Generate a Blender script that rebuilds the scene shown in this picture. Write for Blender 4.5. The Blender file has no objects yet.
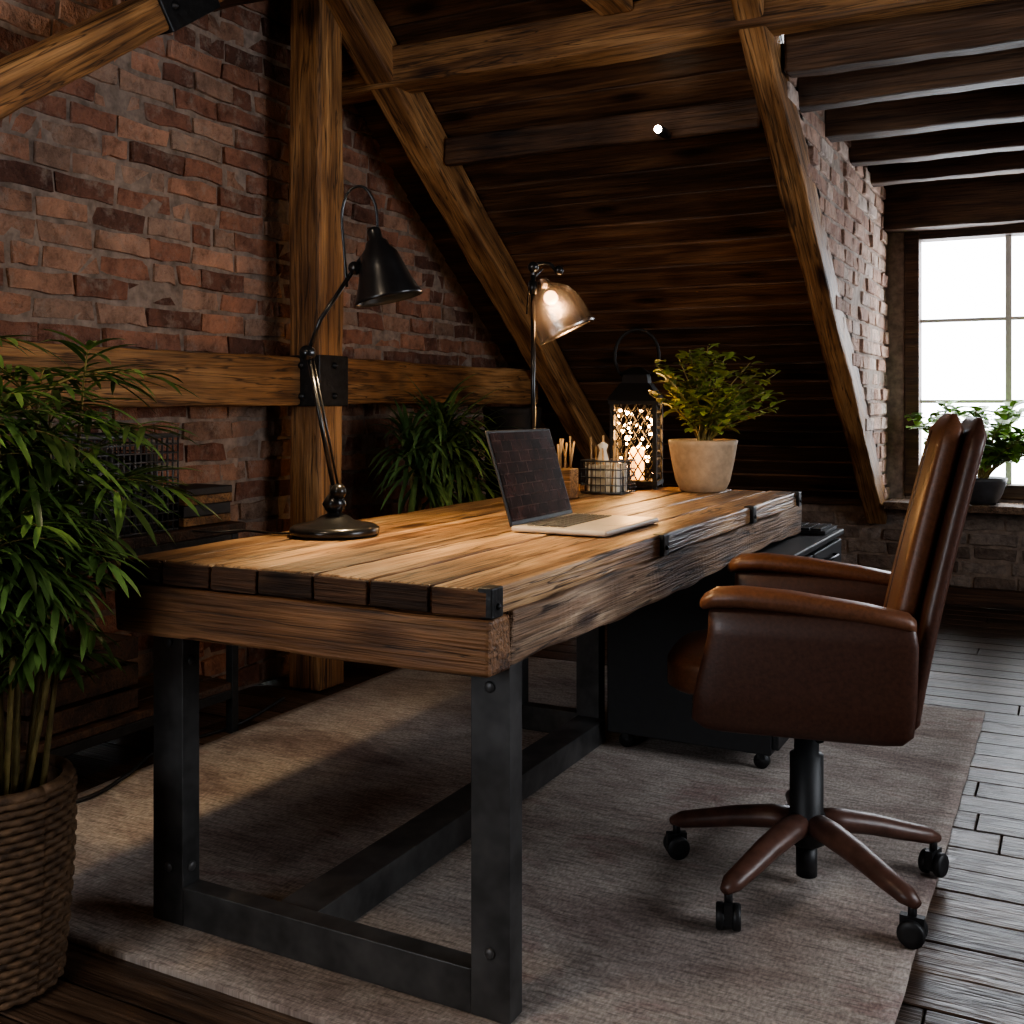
import bpy, bmesh, math, random
from mathutils import Vector, Matrix, Euler
random.seed(7)
sc=bpy.context.scene
U=random.uniform
# ---------------------------------------------------------------- materials
def newmat(name):
    m=bpy.data.materials.new(name); m.use_nodes=True
    nt=m.node_tree; b=nt.nodes['Principled BSDF']
    return m,nt,b
def ramp(nt,src,stops):
    r=nt.nodes.new('ShaderNodeValToRGB'); e=r.color_ramp.elements
    while len(e)<len(stops): e.new(.5)
    for i,(p,c) in enumerate(stops):
        e[i].position=p; e[i].color=(*c,1) if len(c)==3 else c
    nt.links.new(src,r.inputs[0]); return r.outputs[0]
def mul(nt,a,b,fac=1.0,mode='MULTIPLY'):
    m=nt.nodes.new('ShaderNodeMix'); m.data_type='RGBA'; m.blend_type=mode
    m.inputs[0].default_value=fac
    nt.links.new(a,m.inputs[6]); nt.links.new(b,m.inputs[7]); return m.outputs[2]
def noise(nt,vec,scale,detail=5,rough=.55,dist=0):
    n=nt.nodes.new('ShaderNodeTexNoise'); n.inputs['Scale'].default_value=scale
    n.inputs['Detail'].default_value=detail; n.inputs['Roughness'].default_value=rough
    n.inputs['Distortion'].default_value=dist
    if vec is not None: nt.links.new(vec,n.inputs['Vector'])
    return n.outputs['Fac']
def mapping(nt,vec,s):
    n=nt.nodes.new('ShaderNodeMapping'); n.inputs['Scale'].default_value=s
    nt.links.new(vec,n.inputs['Vector']); return n.outputs[0]
def coords(nt):
    tc=nt.nodes.new('ShaderNodeTexCoord'); at=nt.nodes.new('ShaderNodeAttribute'); at.attribute_name='rnd'
    s=nt.nodes.new('ShaderNodeVectorMath'); s.operation='SCALE'; s.inputs['Scale'].default_value=17
    nt.links.new(at.outputs['Vector'],s.inputs[0])
    a=nt.nodes.new('ShaderNodeVectorMath'); a.operation='ADD'
    nt.links.new(tc.outputs['Object'],a.inputs[0]); nt.links.new(s.outputs[0],a.inputs[1])
    return a.outputs[0],at.outputs['Fac'],tc.outputs['Object']
def bump(nt,b,h,strength,dist=.01):
    n=nt.nodes.new('ShaderNodeBump'); n.inputs['Strength'].default_value=strength; n.inputs['Distance'].default_value=dist
    nt.links.new(h,n.inputs['Height']); nt.links.new(n.outputs[0],b.inputs['Normal'])
def wood(name,cd,cm,cl,axis=0,rough=.6,s=1.0,bmp=.5,rv=.3,knots=True,cracks=0):
    m,nt,b=newmat(name); v,r,o=coords(nt)
    sc1=[7*s]*3; sc1[axis]=.7*s
    sc2=[70*s]*3; sc2[axis]=2.0*s
    n1=noise(nt,mapping(nt,v,sc1),1.6,4,.6,1.2)
    n2=noise(nt,mapping(nt,v,sc2),1.5,3,.6,.3)
    c=ramp(nt,n1,[(.32,cd),(.5,cm),(.68,cl)])
    c=mul(nt,c,ramp(nt,n2,[(.30,(.35,.33,.32)),(.48,(.85,.85,.85)),(.7,(1.15,1.12,1.1))]))
    n3=noise(nt,v,2.3*s,2,.6)
    c=mul(nt,c,ramp(nt,n3,[(.35,(.5,.45,.42)),(.55,(1,1,1))]),.8)
    if knots:
        sk=[5*s]*3; sk[axis]=1.6*s
        vo=nt.nodes.new('ShaderNodeTexVoronoi'); vo.inputs['Scale'].default_value=1.0
        nt.links.new(mapping(nt,v,sk),vo.inputs['Vector'])
        c=mul(nt,c,ramp(nt,vo.outputs['Distance'],[(.07,(.15,.10,.08)),(.18,(1,1,1))]),.9)
    if cracks:
        sk=[22]*3; sk[axis]=.9
        n5=noise(nt,mapping(nt,v,sk),1.3,3,.5,.6)
        c=mul(nt,c,ramp(nt,n5,[(.48,(1,1,1)),(.497,(.08,.06,.05)),(.503,(.08,.06,.05)),(.52,(1,1,1))]),cracks)
    c=mul(nt,c,ramp(nt,r,[(0,(1-rv,1-rv,1-rv)),(1,(1+rv*.6,1+rv*.55,1+rv*.5))]))
    nt.links.new(c,b.inputs['Base Color']); b.inputs['Roughness'].default_value=rough
    bump(nt,b,n2,bmp,.008)
    return m
def plain(name,col,rough=.5,metal=0.0,var=.25,scale=20,bmp=.1,rv=.0,emit=None,es=0,coat=0,spec=None):
    m,nt,b=newmat(name); v,r,o=coords(nt)
    n=noise(nt,v,scale,3,.6)
    lo=tuple(x*(1-var) for x in col); hi=tuple(min(1,x*(1+var)) for x in col)
    c=ramp(nt,n,[(.3,lo),(.7,hi)])
    if rv: c=mul(nt,c,ramp(nt,r,[(0,(1-rv,)*3),(1,(1+rv,)*3)]))
    nt.links.new(c,b.inputs['Base Color']); b.inputs['Roughness'].default_value=rough; b.inputs['Metallic'].default_value=metal
    if coat: b.inputs['Coat Weight'].default_value=coat
    if spec is not None: b.inputs['Specular IOR Level'].default_value=spec
    if emit: b.inputs['Emission Color'].default_value=(*emit,1); b.inputs['Emission Strength'].default_value=es
    if bmp: bump(nt,b,n,bmp,.005)
    return m
def brickmat(name,stops,stain=.7,eff=.6,effc=(.38,.31,.25)):
    m,nt,b=newmat(name); v,r,o=coords(nt)
    c=ramp(nt,r,stops)
    n=noise(nt,v,14,5,.7); n2=noise(nt,o,1.3,3,.6)
    c=mul(nt,c,ramp(nt,n,[(.3,(.45,.42,.42)),(.5,(.95,.95,.95)),(.75,(1.35,1.3,1.25))]))
    c=mul(nt,c,ramp(nt,n2,[(.35,(.42,.39,.37)),(.6,(1.08,1.08,1.08))]),stain)
    n4=noise(nt,o,9,4,.8)
    w=nt.nodes.new('ShaderNodeMix'); w.data_type='RGBA'; nt.links.new(c,w.inputs[6]); w.inputs[7].default_value=(*effc,1)
    nt.links.new(ramp(nt,n4,[(.52,(0,0,0)),(.70,(eff,eff,eff))]),w.inputs[0])
    nt.links.new(w.outputs[2],b.inputs['Base Color']); b.inputs['Roughness'].default_value=.9
    bump(nt,b,n,1.0,.035)
    return m
M={}
M['desk']=wood('desk_wood',(.13,.063,.028),(.37,.215,.108),(.58,.385,.21),1,.42,1,.9,.35,True,.95)
M['deskx']=wood('desk_wood_cross',(.09,.04,.018),(.24,.115,.05),(.40,.215,.10),0,.55,1,.8,.25,True,.9)
M['desky']=wood('desk_wood_edge',(.12,.07,.042),(.27,.17,.105),(.44,.315,.21),1,.65,1.3,1.0,.2,True,.9)
M['char']=wood('charred_end_grain',(.03,.016,.01),(.11,.05,.024),(.22,.11,.05),0,.7,2,.8,.5)
M['beam']=wood('old_beam_wood',(.15,.07,.027),(.36,.185,.072),(.56,.32,.14),0,.6,1,.8,.15,True,.8)
M['beamd']=wood('dark_beam_wood',(.035,.017,.009),(.085,.042,.021),(.15,.08,.04),0,.6,1,.8,.15)
M['roof']=wood('roof_board_wood',(.045,.022,.012),(.115,.058,.028),(.21,.11,.055),0,.46,1,.7,.5)
M['floorw']=wood('floor_wood',(.035,.022,.015),(.09,.058,.040),(.15,.105,.075),0,.28,1,.6,.45,False,.6)
M['brick']=brickmat('red_brick',[(0,(.14,.067,.048)),(.25,(.29,.135,.09)),(.5,(.41,.20,.128)),(.75,(.48,.27,.18)),(1,(.35,.24,.18))])
M['brickp']=brickmat('pale_brick',[(0,(.33,.19,.14)),(.4,(.46,.29,.215)),(.7,(.54,.37,.29)),(1,(.56,.46,.40))],.3)
M['brickk']=brickmat('weathered_brick',[(0,(.16,.12,.10)),(.4,(.26,.20,.165)),(.7,(.36,.29,.24)),(1,(.42,.36,.32))],.5)
M['mortar']=plain('mortar',(.27,.21,.17),.95,0,.4,22,1.0)
M['plaster']=plain('plaster_wall',(.34,.27,.21),.9,0,.1,6,.3)
M['steel']=plain('blackened_steel',(.095,.093,.092),.42,.5,.45,9,.15)
M['iron']=plain('black_iron',(.035,.035,.036),.45,.6,.3,30,.6)
M['black']=plain('black_enamel',(.014,.014,.015),.28,.2,.2,30,.03,coat=.3)
M['matblack']=plain('matte_black_iron',(.014,.013,.012),.6,0,.2,30,.1,spec=.3)
M['bplast']=plain('black_plastic',(.013,.013,.014),.5,0,.2,30,.05)
M['leather']=plain('brown_leather',(.068,.029,.019),.40,0,.25,120,.10,coat=.06)
M['leatherl']=plain('tan_leather',(.145,.060,.031),.40,0,.25,120,.10)
M['chairleg']=plain('stained_wood_base',(.10,.048,.035),.38,0,.3,30,.1)
M['silver']=plain('laptop_aluminium',(.50,.44,.37),.4,.3,.05,30,.0)
M['leaf']=plain('palm_leaf',(.11,.185,.045),.42,0,.4,12,.05,rv=.65)
M['leafd']=plain('dracaena_leaf',(.08,.145,.05),.42,0,.4,12,.05,rv=.55)
M['leafy']=plain('bush_leaf',(.28,.33,.07),.45,0,.3,12,.05,rv=.5)
M['leafs']=plain('sill_leaf',(.24,.40,.08),.45,0,.3,12,.05,rv=.5)
M['cane']=plain('plant_cane',(.26,.20,.07),.5,0,.4,25,.2,rv=.4)
M['soil']=plain('soil',(.03,.02,.014),.95,0,.5,60,1)
M['clay']=plain('beige_stoneware',(.40,.28,.175),.7,0,.18,35,.3)
M['darkpot']=plain('dark_ceramic',(.045,.045,.05),.5,0,.3,20,.1)
M['candle']=plain('candle_wax',(.9,.6,.3),.5,0,.05,20,0,emit=(1,.42,.10),es=5)
M['fairy']=plain('fairy_light_bulb',(1,.7,.3),.4,0,0,20,0,emit=(1,.5,.16),es=50)
M['bulb']=plain('warm_bulb',(1,.8,.5),.4,0,0,20,0,emit=(1,.72,.4),es=30)
M['globe']=plain('frosted_globe',(1,.9,.8),.4,0,0,20,0,emit=(1,.8,.6),es=3)
M['bulb2']=plain('spot_bulb',(1,.8,.5),.4,0,0,20,0,emit=(1,.85,.65),es=60)
M['paper']=plain('paper',(.65,.6,.52),.8,0,.1,30,0,rv=.3)
M['pencil']=plain('pencils',(.45,.28,.13),.6,0,.3,30,0,rv=.5)
M['white']=plain('window_muntin_paint',(.62,.62,.62),.5,0,.1,20,.1)
m,nt,b=newmat('wicker'); v,r,o=coords(nt)
n=noise(nt,v,40,3,.6); c=ramp(nt,n,[(.3,(.05,.027,.014)),(.6,(.16,.092,.048)),(.8,(.25,.15,.082))])
nt.links.new(c,b.inputs['Base Color']); b.inputs['Roughness'].default_value=.7; bump(nt,b,n,.5,.01); M['wicker']=m
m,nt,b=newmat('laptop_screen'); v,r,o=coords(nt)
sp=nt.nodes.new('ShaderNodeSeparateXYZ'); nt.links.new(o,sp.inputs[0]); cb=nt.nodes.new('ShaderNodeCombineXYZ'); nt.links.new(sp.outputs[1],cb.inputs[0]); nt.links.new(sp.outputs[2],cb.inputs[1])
bt=nt.nodes.new('ShaderNodeTexBrick'); bt.inputs['Scale'].default_value=9; bt.inputs['Color1'].default_value=(.022,.010,.009,1); bt.inputs['Color2'].default_value=(.006,.004,.004,1); bt.inputs['Mortar'].default_value=(.03,.019,.016,1); bt.inputs['Mortar Size'].default_value=.012  # brick-like reflection painted into the screen colour, also glowing faintly
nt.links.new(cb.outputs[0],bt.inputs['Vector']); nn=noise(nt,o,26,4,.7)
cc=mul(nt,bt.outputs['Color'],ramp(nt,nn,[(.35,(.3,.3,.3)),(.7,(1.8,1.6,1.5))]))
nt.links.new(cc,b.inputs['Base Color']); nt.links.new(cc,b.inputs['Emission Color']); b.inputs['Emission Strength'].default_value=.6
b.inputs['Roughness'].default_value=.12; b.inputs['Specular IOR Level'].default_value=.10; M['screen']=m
m,nt,b=newmat('woven_rug'); v,r,o=coords(nt)
n1=noise(nt,mapping(nt,o,(1.1,2.2,1)),1.5,6,.72,.5); n2=noise(nt,mapping(nt,o,(12,110,1)),1,4,.75); n3=noise(nt,mapping(nt,o,(150,60,1)),1,2,.6)
n4=noise(nt,o,.8,2,.5)
c=ramp(nt,n1,[(.3,(.26,.19,.175)),(.45,(.44,.37,.33)),(.55,(.56,.50,.45)),(.7,(.38,.25,.23))])
c=mul(nt,c,ramp(nt,n2,[(.3,(.42,.40,.39)),(.5,(.95,.95,.95)),(.75,(1.3,1.28,1.26))]))
c=mul(nt,c,ramp(nt,n3,[(.3,(.6,.6,.6)),(.7,(1.15,1.15,1.15))]))
c=mul(nt,c,ramp(nt,n4,[(.35,(.75,.73,.72)),(.6,(1.05,1.05,1.05))]))
nt.links.new(c,b.inputs['Base Color']); b.inputs['Roughness'].default_value=.95
bump(nt,b,n2,.6,.006); M['rug']=m
def glassy(name,col,mix,rough=.05):
    m=bpy.data.materials.new(name); m.use_nodes=True; nt=m.node_tree; nt.nodes.clear()
    o=nt.nodes.new('ShaderNodeOutputMaterial'); t=nt.nodes.new('ShaderNodeBsdfTransparent'); g=nt.nodes.new('ShaderNodeBsdfGlossy')
    t.inputs[0].default_value=(*col,1); g.inputs['Roughness'].default_value=rough; x=nt.nodes.new('ShaderNodeMixShader'); x.inputs[0].default_value=mix
    nt.links.new(t.outputs[0],x.inputs[1]); nt.links.new(g.outputs[0],x.inputs[2]); nt.links.new(x.outputs[0],o.inputs[0]); return m
M['glass']=glassy('window_glass',(.97,.98,1),.04)
M['smoke']=glassy('smoked_glass',(.55,.47,.42),.28,.25)
# ---------------------------------------------------------------- mesh builder
def frame(d):
    d=d.normalized(); up=Vector((0,0,1)) if abs(d.z)<.95 else Vector((0,1,0))
    a=up.cross(d).normalized(); return a,d.cross(a).normalized()
class MB:
    def __init__(s): s.v=[];s.f=[];s.m=[];s.r=[];s.s=[]
    def add(s,vs,fs,mat=0,rnd=None,smooth=False,X=None):
        o=len(s.v)
        if X is not None: vs=[X@Vector(p) for p in vs]
        s.v+= [tuple(p) for p in vs]
        if rnd is None: rnd=random.random()
        for f in fs: s.f.append(tuple(i+o for i in f)); s.m.append(mat); s.r.append(rnd); s.s.append(smooth)
    def box(s,lo,hi,mat=0,rnd=None,n=1,axis=None,jit=0,X=None):
        sz=[hi[i]-lo[i] for i in range(3)]
        if axis is None: axis=sz.index(max(sz))
        b,c=(axis+1)%3,(axis+2)%3
        ph=[[U(0,6.28) for _ in range(6)] for _ in range(4)]
        f1,f2,f3=U(3,5),U(9,13),U(24,34)
        vs=[]
        for i in range(n+1):
            q_=sz[axis]*i/n
            for ci,(p,q) in enumerate(((0,0),(1,0),(1,1),(0,1))):
                t=[0,0,0]; t[axis]=lo[axis]+q_
                P=ph[ci]
                o1=jit*(.6*math.sin(f1*q_+P[0])+.4*math.sin(f2*q_+P[1])+.25*math.sin(f3*q_+P[2])) if jit else 0
                o2=jit*(.6*math.sin(f1*q_+P[3])+.4*math.sin(f2*q_+P[4])+.25*math.sin(f3*q_+P[5])) if jit else 0
                t[b]=(hi[b] if p else lo[b])+o1; t[c]=(hi[c] if q else lo[c])+o2
                if i in(0,n) and jit: t[axis]+=U(-jit,jit)
                vs.append(t)
        fs=[(3,2,1,0),(n*4,n*4+1,n*4+2,n*4+3)]
        for i in range(n):
            for k in range(4):
                a=i*4+k; d=i*4+(k+1)%4; fs.append((a,d,d+4,a+4))
        s.add(vs,fs,mat,rnd,False,X)
    def boxc(s,c,sz,mat=0,rnd=None,**k):
        s.box([c[i]-sz[i]/2 for i in range(3)],[c[i]+sz[i]/2 for i in range(3)],mat,rnd,**k)
    def tube(s,pts,r,seg=8,mat=0,rnd=None,X=None,flat=1.0):
        pts=[Vector(p) for p in pts]; n=len(pts)
        rs=r if isinstance(r,(list,tuple)) else [r]*n
        vs=[];a=None
        for i,p in enumerate(pts):
            d=(pts[min(i+1,n-1)]-pts[max(i-1,0)])
            if d.length<1e-9: d=Vector((0,0,1))
            d.normalize()
            if a is None: a,b_=frame(d)
            else:
                a=(a-d*a.dot(d)).normalized(); b_=d.cross(a)
            for k in range(seg):
                t=2*math.pi*k/seg; vs.append(p+a*math.cos(t)*rs[i]+b_*math.sin(t)*rs[i]*flat)
        fs=[tuple(range(seg))[::-1],tuple(range((n-1)*seg,n*seg))]
        for i in range(n-1):
            for k in range(seg):
                k2=(k+1)%seg; fs.append((i*seg+k,i*seg+k2,(i+1)*seg+k2,(i+1)*seg+k))
        s.add(vs,fs,mat,rnd,True,X)
    def lathe(s,prof,seg=32,mat=0,rnd=None,X=None,c=(0,0,0),cap=True):
        n=len(prof); vs=[]
        for r,z in prof:
            for k in range(seg):
                t=2*math.pi*k/seg; vs.append((c[0]+max(r,1e-4)*math.cos(t),c[1]+max(r,1e-4)*math.sin(t),c[2]+z))
        fs=[]
        for i in range(n-1):
            for k in range(seg):
                k2=(k+1)%seg; fs.append((i*seg+k,i*seg+k2,(i+1)*seg+k2,(i+1)*seg+k))
        if cap: fs+=[tuple(range(seg))[::-1],tuple(range((n-1)*seg,n*seg))]
        s.add(vs,fs,mat,rnd,True,X)
    def sphere(s,c,r,mat=0,seg=12,rnd=None,X=None):
        s.lathe([(r*math.sin(math.pi*i/8),-r*math.cos(math.pi*i/8)) for i in range(9)],seg,mat,rnd,X,c,False)
    def loft(s,st,seg=28,e=4.0,mat=0,rnd=None,X=None):
        vs=[]
        for c,u,w in st:
            c,u,w=Vector(c),Vector(u),Vector(w)
            for k in range(seg):
                t=2*math.pi*k/seg; ct,sn=math.cos(t),math.sin(t)
                vs.append(c+u*math.copysign(abs(ct)**(2/e),ct)+w*math.copysign(abs(sn)**(2/e),sn))
        n=len(st); fs=[tuple(range(seg))[::-1],tuple(range((n-1)*seg,n*seg))]
        for i in range(n-1):
            for k in range(seg):
                k2=(k+1)%seg; fs.append((i*seg+k,i*seg+k2,(i+1)*seg+k2,(i+1)*seg+k))
        s.add(vs,fs,mat,rnd,True,X)
    def leaf(s,base,d,L,W,droop=.3,mat=0,n=4,roundy=False,rnd=None):
        p=Vector(base); d=Vector(d).normalized(); vs=[]
        for i in range(n+1):
            t=i/n
            w=W*(max(0,math.sin(math.pi*(.08+.92*t)))**(.8 if roundy else .55) if t<1 else 0)*.5
            w=max(w,W*.02)
            side=d.cross(Vector((0,0,1)))
            if side.length<.05: side=Vector((1,0,0))
            side.normalize(); up=side.cross(d)
            vs+=[p-side*w+up*w*.35,p.copy(),p+side*w+up*w*.35]
            p=p+d*(L/n); d=(d+Vector((0,0,-droop/n))).normalized()
        fs=[]
        for i in range(n):
            a=i*3; fs+=[(a,a+1,a+4,a+3),(a+1,a+2,a+5,a+4)]
        s.add(vs,fs,mat,rnd,True)
    def build(s,name,mats,parent=None,loc=(0,0,0),rot=(0,0,0),bevel=0,bseg=2,recalc=True,sub=0):
        me=bpy.data.meshes.new(name); me.from_pydata(s.v,[],s.f)
        me.polygons.foreach_set('material_index',s.m); me.polygons.foreach_set('use_smooth',s.s)
        at=me.color_attributes.new('rnd','FLOAT_COLOR','CORNER')
        buf=[]
        for p,r in zip(me.polygons,s.r): buf+=[r,r,r,1]*p.loop_total
        at.data.foreach_set('color',buf)
        for k in mats: me.materials.append(M[k])
        if recalc:
            bm=bmesh.new(); bm.from_mesh(me); bmesh.ops.recalc_face_normals(bm,faces=bm.faces); bm.to_mesh(me); bm.free()
        ob=bpy.data.objects.new(name,me); sc.collection.objects.link(ob)
        ob.location=loc; ob.rotation_euler=rot
        if parent: ob.parent=parent
        if bevel:
            md=ob.modifiers.new('bevel','BEVEL'); md.width=bevel; md.segments=bseg; md.limit_method='ANGLE'; md.angle_limit=math.radians(40)
        return ob
def root(name,loc=(0,0,0),rz=0):
    e=bpy.data.objects.new(name,None); e.empty_display_size=.1; sc.collection.objects.link(e); e.location=loc; e.rotation_euler=(0,0,rz); return e
def smooth_pts(P,n=6):
    P=[Vector(p) for p in P]; Q=[P[0]]+P+[P[-1]]; out=[]
    for i in range(1,len(Q)-2):
        a,b,c,d=Q[i-1],Q[i],Q[i+1],Q[i+2]
        for k in range(n):
            t=k/n; out.append(.5*((2*b)+(c-a)*t+(2*a-5*b+4*c-d)*t*t+(3*b-a-3*c+d)*t**3))
    out.append(P[-1]); return out
def beam(name,p0,p1,w,h,mat='beam',roll=0,jit=.005,n=None,bevel=.012,parent=None):
    p0,p1=Vector(p0),Vector(p1); d=p1-p0; L=d.length; d.normalize()
    a,u=frame(d)
    R=Matrix((d,a,u)).transposed()
    mb=MB(); n=n or max(3,int(L/.07)); mb.box((0,-w/2,-h/2),(L,w/2,h/2),0,None,n=n,axis=0,jit=jit)
    ob=mb.build(name,[mat],None,bevel=bevel); ob.matrix_world=Matrix.Translation(p0)@R.to_4x4()
    if parent: ob.parent=parent
    return ob
# ---------------------------------------------------------------- room
K=.748
def rz(Y,o=5.44): return o-K*Y
XL,XR,YF,YB=-2.9,2.1,-2.2,6.5
DX0,DX1=-.955,.32
CZ=2.92
mb=MB(); y=YF
while y<YB:
    w=.135; x=XL-.02-U(0,1.5)
    while x<XR:
        L=U(1.2,2.2); a=max(x,XL-.02); b_=min(x+L,XR+.02)
        if b_-a>.05: mb.box((a+.0015,y+.002,-.03),(b_-.0015,y+w-.002,U(-.0012,.0008)),0,None,n=1,axis=0)
        x+=L
    y+=w
mb.box((XL-.1,YF-.1,-.08),(XR+.1,YB+.1,-.028),0,0)
mb.build('floor',['floorw'],bevel=.0025,bseg=1)
def bricks(mb,origin,ax,nrm,u0,u1,z0,z1,inside,mi=0,proud=.014,bl=.225,bh=.064,g=.017,jj=.009):
    ax,nrm,origin=Vector(ax),Vector(nrm),Vector(origin); z=z0; row=0
    while z+bh*.5<z1:
        u=u0-(bl+g)*(.5 if row%2 else 0)-U(0,.06)
        while u<u1:
            L=bl*U(.82,1.12); 
            if random.random()<.15: L*=.5
            a,b_=max(u,u0),min(u+L,u1); hh=min(bh,z1-z)
            if b_-a>.03 and inside((a+b_)/2,z+hh/2):
                pr=proud*U(.1,1.5)
                base=[]; frontv=[]
                ring=[(0,0),(.33,-.0),(.67,0),(1,0),(1,1),(.67,1),(.33,1),(0,1)]
                for (p,q) in ring:
                    P=origin+ax*(a+(b_-a)*p+U(-jj,jj))+Vector((0,0,z+hh*q+U(-jj,jj)*.7))
                    base.append(P-nrm*.01); frontv.append(P+nrm*(pr+U(-.006,.004)))
                vs=base+frontv
                fs=[(8,9,14,15),(9,10,13,14),(10,11,12,13)]+[(i,(i+1)%8,(i+1)%8+8,i+8) for i in range(8)]
                mb.add(vs,fs,mi)
            u+=L+g
        z+=bh+g; row+=1
mb=MB()
mb.box((XL-.15,YF,0),(XL,3.45,CZ+.1),1,.5); 
vs=[(XL-.15,3.45,0),(XL,3.45,0),(XL,YB,0),(XL-.15,YB,0),(XL-.15,3.45,CZ+.1),(XL,3.45,CZ+.1),(XL,YB,.62),(XL-.15,YB,.62)]
mb.add(vs,[(0,1,2,3),(4,5,6,7),(0,1,5,4),(1,2,6,5),(2,3,7,6),(3,0,4,7)],1,.5)
bricks(mb,(XL,0,0),(0,1,0),(1,0,0),-.6,6.4,.02,CZ,lambda u,z: z<rz(u)-.02)
mb.build('wall_left',['brick','mortar'],bevel=.005,bseg=1)
WX0,WX1,WZ0,WZ1=-.865,.215,.60,2.14
mb=MB()
mb.box((XL,YB,0),(XR,YB+.15,.575),1,.5)
mb.box((DX0-.1,YB,.575),(WX0,YB+.15,2.5),1,.5); mb.box((WX1,YB,.575),(DX1+.1,YB+.15,2.5),1,.5)
mb.box((WX0,YB,WZ1),(WX1,YB+.15,2.5),1,.5); mb.box((WX0,YB,.575),(WX1,YB+.15,WZ0),1,.5)
bricks(mb,(0,YB,0),(1,0,0),(0,-1,0),XL+.02,XR,.10,.53,lambda u,z:True)
mb.build('wall_back',['brickk','mortar'],bevel=.005,bseg=1)
mb=MB()
for (X0,X1) in ((DX0-.03,DX0-.012),(DX1+.012,DX1+.03)):
    yt=(5.44-2.45)/K
    ya=(5.44-.56)/K
    P=[(yt,2.45),(YB,2.45),(YB,.5),(ya-.04,.56)]
    vs=[(X0,a,b) for a,b in P]+[(X1,a,b) for a,b in P]
    mb.add(vs,[(0,1,2,3),(4,5,6,7)]+[(i,(i+1)%4,(i+1)%4+4,i+4) for i in range(4)],1,.5)
bricks(mb,(DX0-.012,0,0),(0,1,0),(1,0,0),4.0,YB-.005,.58,2.42,lambda u,z: z>rz(u,5.37)and z<2.42,jj=.005)
mb.build('wall_dormer_cheek',['brickp','mortar'],bevel=.004,bseg=1)
mb=MB(); ry0,ry1,rz0,rz1=1.7,3.5,.9,2.2
mb.box((XR,YF,0),(XR+.15,ry0,CZ+.1),0,.5,axis=1); mb.box((XR,ry1,0),(XR+.15,YB,CZ+.1),0,.5,axis=1)
mb.box((XR,ry0,0),(XR+.15,ry1,rz0),0,.5,axis=1); mb.box((XR,ry0,rz1),(XR+.15,ry1,CZ+.1),0,.5,axis=1)
mb.build('wall_right',['plaster'])
fx0,fx1,fz0,fz1=-2.6,-1.25,.9,2.35
mb=MB(); mb.box((XL-.15,YF-.15,0),(fx0,YF,CZ+.1),0,.5); mb.box((fx1,YF-.15,0),(XR+.15,YF,CZ+.1),0,.5)
mb.box((fx0,YF-.15,0),(fx1,YF,fz0),0,.5); mb.box((fx0,YF-.15,fz1),(fx1,YF,CZ+.1),0,.5)
mb.build('wall_front',['plaster'])
mb=MB(); y=YF
while y<3.40:
    mb.box((XL-.1,y,CZ),(XR+.1,y+.157,CZ+.03),0,None,n=1,axis=0); y+=.16
mb.box((XL-.15,YF-.1,CZ+.03),(XR+.15,3.5,CZ+.1),0,0)
mb.build('ceiling',['roof'],bevel=.004)
th=math.atan(K); mb=MB(); bw=.150; Lt=(YB-3.33)/math.cos(th); i=0
T=Matrix.Translation((0,3.33,rz(3.33)))@Matrix.Rotation(-th,4,'X')
k=0
while k*bw<Lt+.05:
    s0=k*bw; yy=3.33+(s0+bw/2)*math.cos(th); zz=rz(yy)
    segs=[(XL-.1,XR+.1)] if zz>2.50 else [(XL-.1,DX0-.012),(DX1+.012,XR+.1)]
    for a,b_ in segs:
        x=a
        while x<b_:
            L=U(1.6,3.2) if b_-a>1 else 9; e=min(x+L,b_)
            if b_-e<.4:e=b_
            tilt=Matrix.Translation((0,s0,0))@Matrix.Rotation(math.radians(4.2),4,'X')
            mb.box((x+.001,.002,0),(e-.001,bw+.012,.022),0,None,n=max(2,int((e-x)/.15)),axis=0,jit=.0018,X=T@tilt)
            x=e
    k+=1
for a,b_,s1 in ((XL-.1,DX0-.012,Lt),(DX1+.012,XR+.1,Lt),(DX0-.012,DX1+.012,(3.96-3.33)/math.cos(th))):
    mb.box((a,-.05,.036),(b_,s1,.07),0,0,X=T)
mb.build('ceiling_slope',['roof'],bevel=.003,bseg=1)
mb=MB(); y=3.98
while y<YB+.05:
    mb.box((DX0-.03,y,2.43),(DX1+.03,y+.15,2.46),0,None,axis=0); y+=.153
mb.build('ceiling_dormer',['roof'],bevel=.003)
def pr(Y): return 5.33-K*Y
tf=root('timber_frame')
for i_,yy in enumerate((4.27,4.83,5.38,5.92)): beam('dormer_ceiling_beam_%d'%(i_+1),(DX0-.01,yy,2.355),(DX1,yy,2.355),.11,.14,'beamd',parent=tf)
beam('dormer_header_1',(DX0-.01,6.42,2.26),(DX1,6.42,2.26),.13,.30,'beamd',parent=tf)
beam('dormer_header_2',(-.95,4.0,2.46),(XR,4.0,2.46),.1,.24,'beamd',parent=tf)
beam('rafter_1',(-2.57,3.32,pr(3.32)),(-2.57,6.42,pr(6.42)),.13,.17,parent=tf)
beam('rafter_2',(-1.008,3.3,pr(3.3)),(-1.008,6.46,pr(6.46)),.105,.16,parent=tf)
beam('rafter_3',(DX1+.07,3.3,pr(3.3)),(DX1+.07,6.46,pr(6.46)),.12,.16,parent=tf)
beam('collar_beam',(XL,3.78,2.525),(XR,3.78,2.525),.16,.165,parent=tf)
beam('purlin',(-2.5,4.13,2.255),(-1.07,4.13,2.255),.05,.12,'beamd',parent=tf)
beam('ceiling_joist',(-1.50,2.0,2.70),(-1.50,3.70,2.645),.13,.16,parent=tf)
beam('tie_beam',(XL,2.90,2.66),(XR,2.90,2.66),.16,.2,'beamd',parent=tf)
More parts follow.
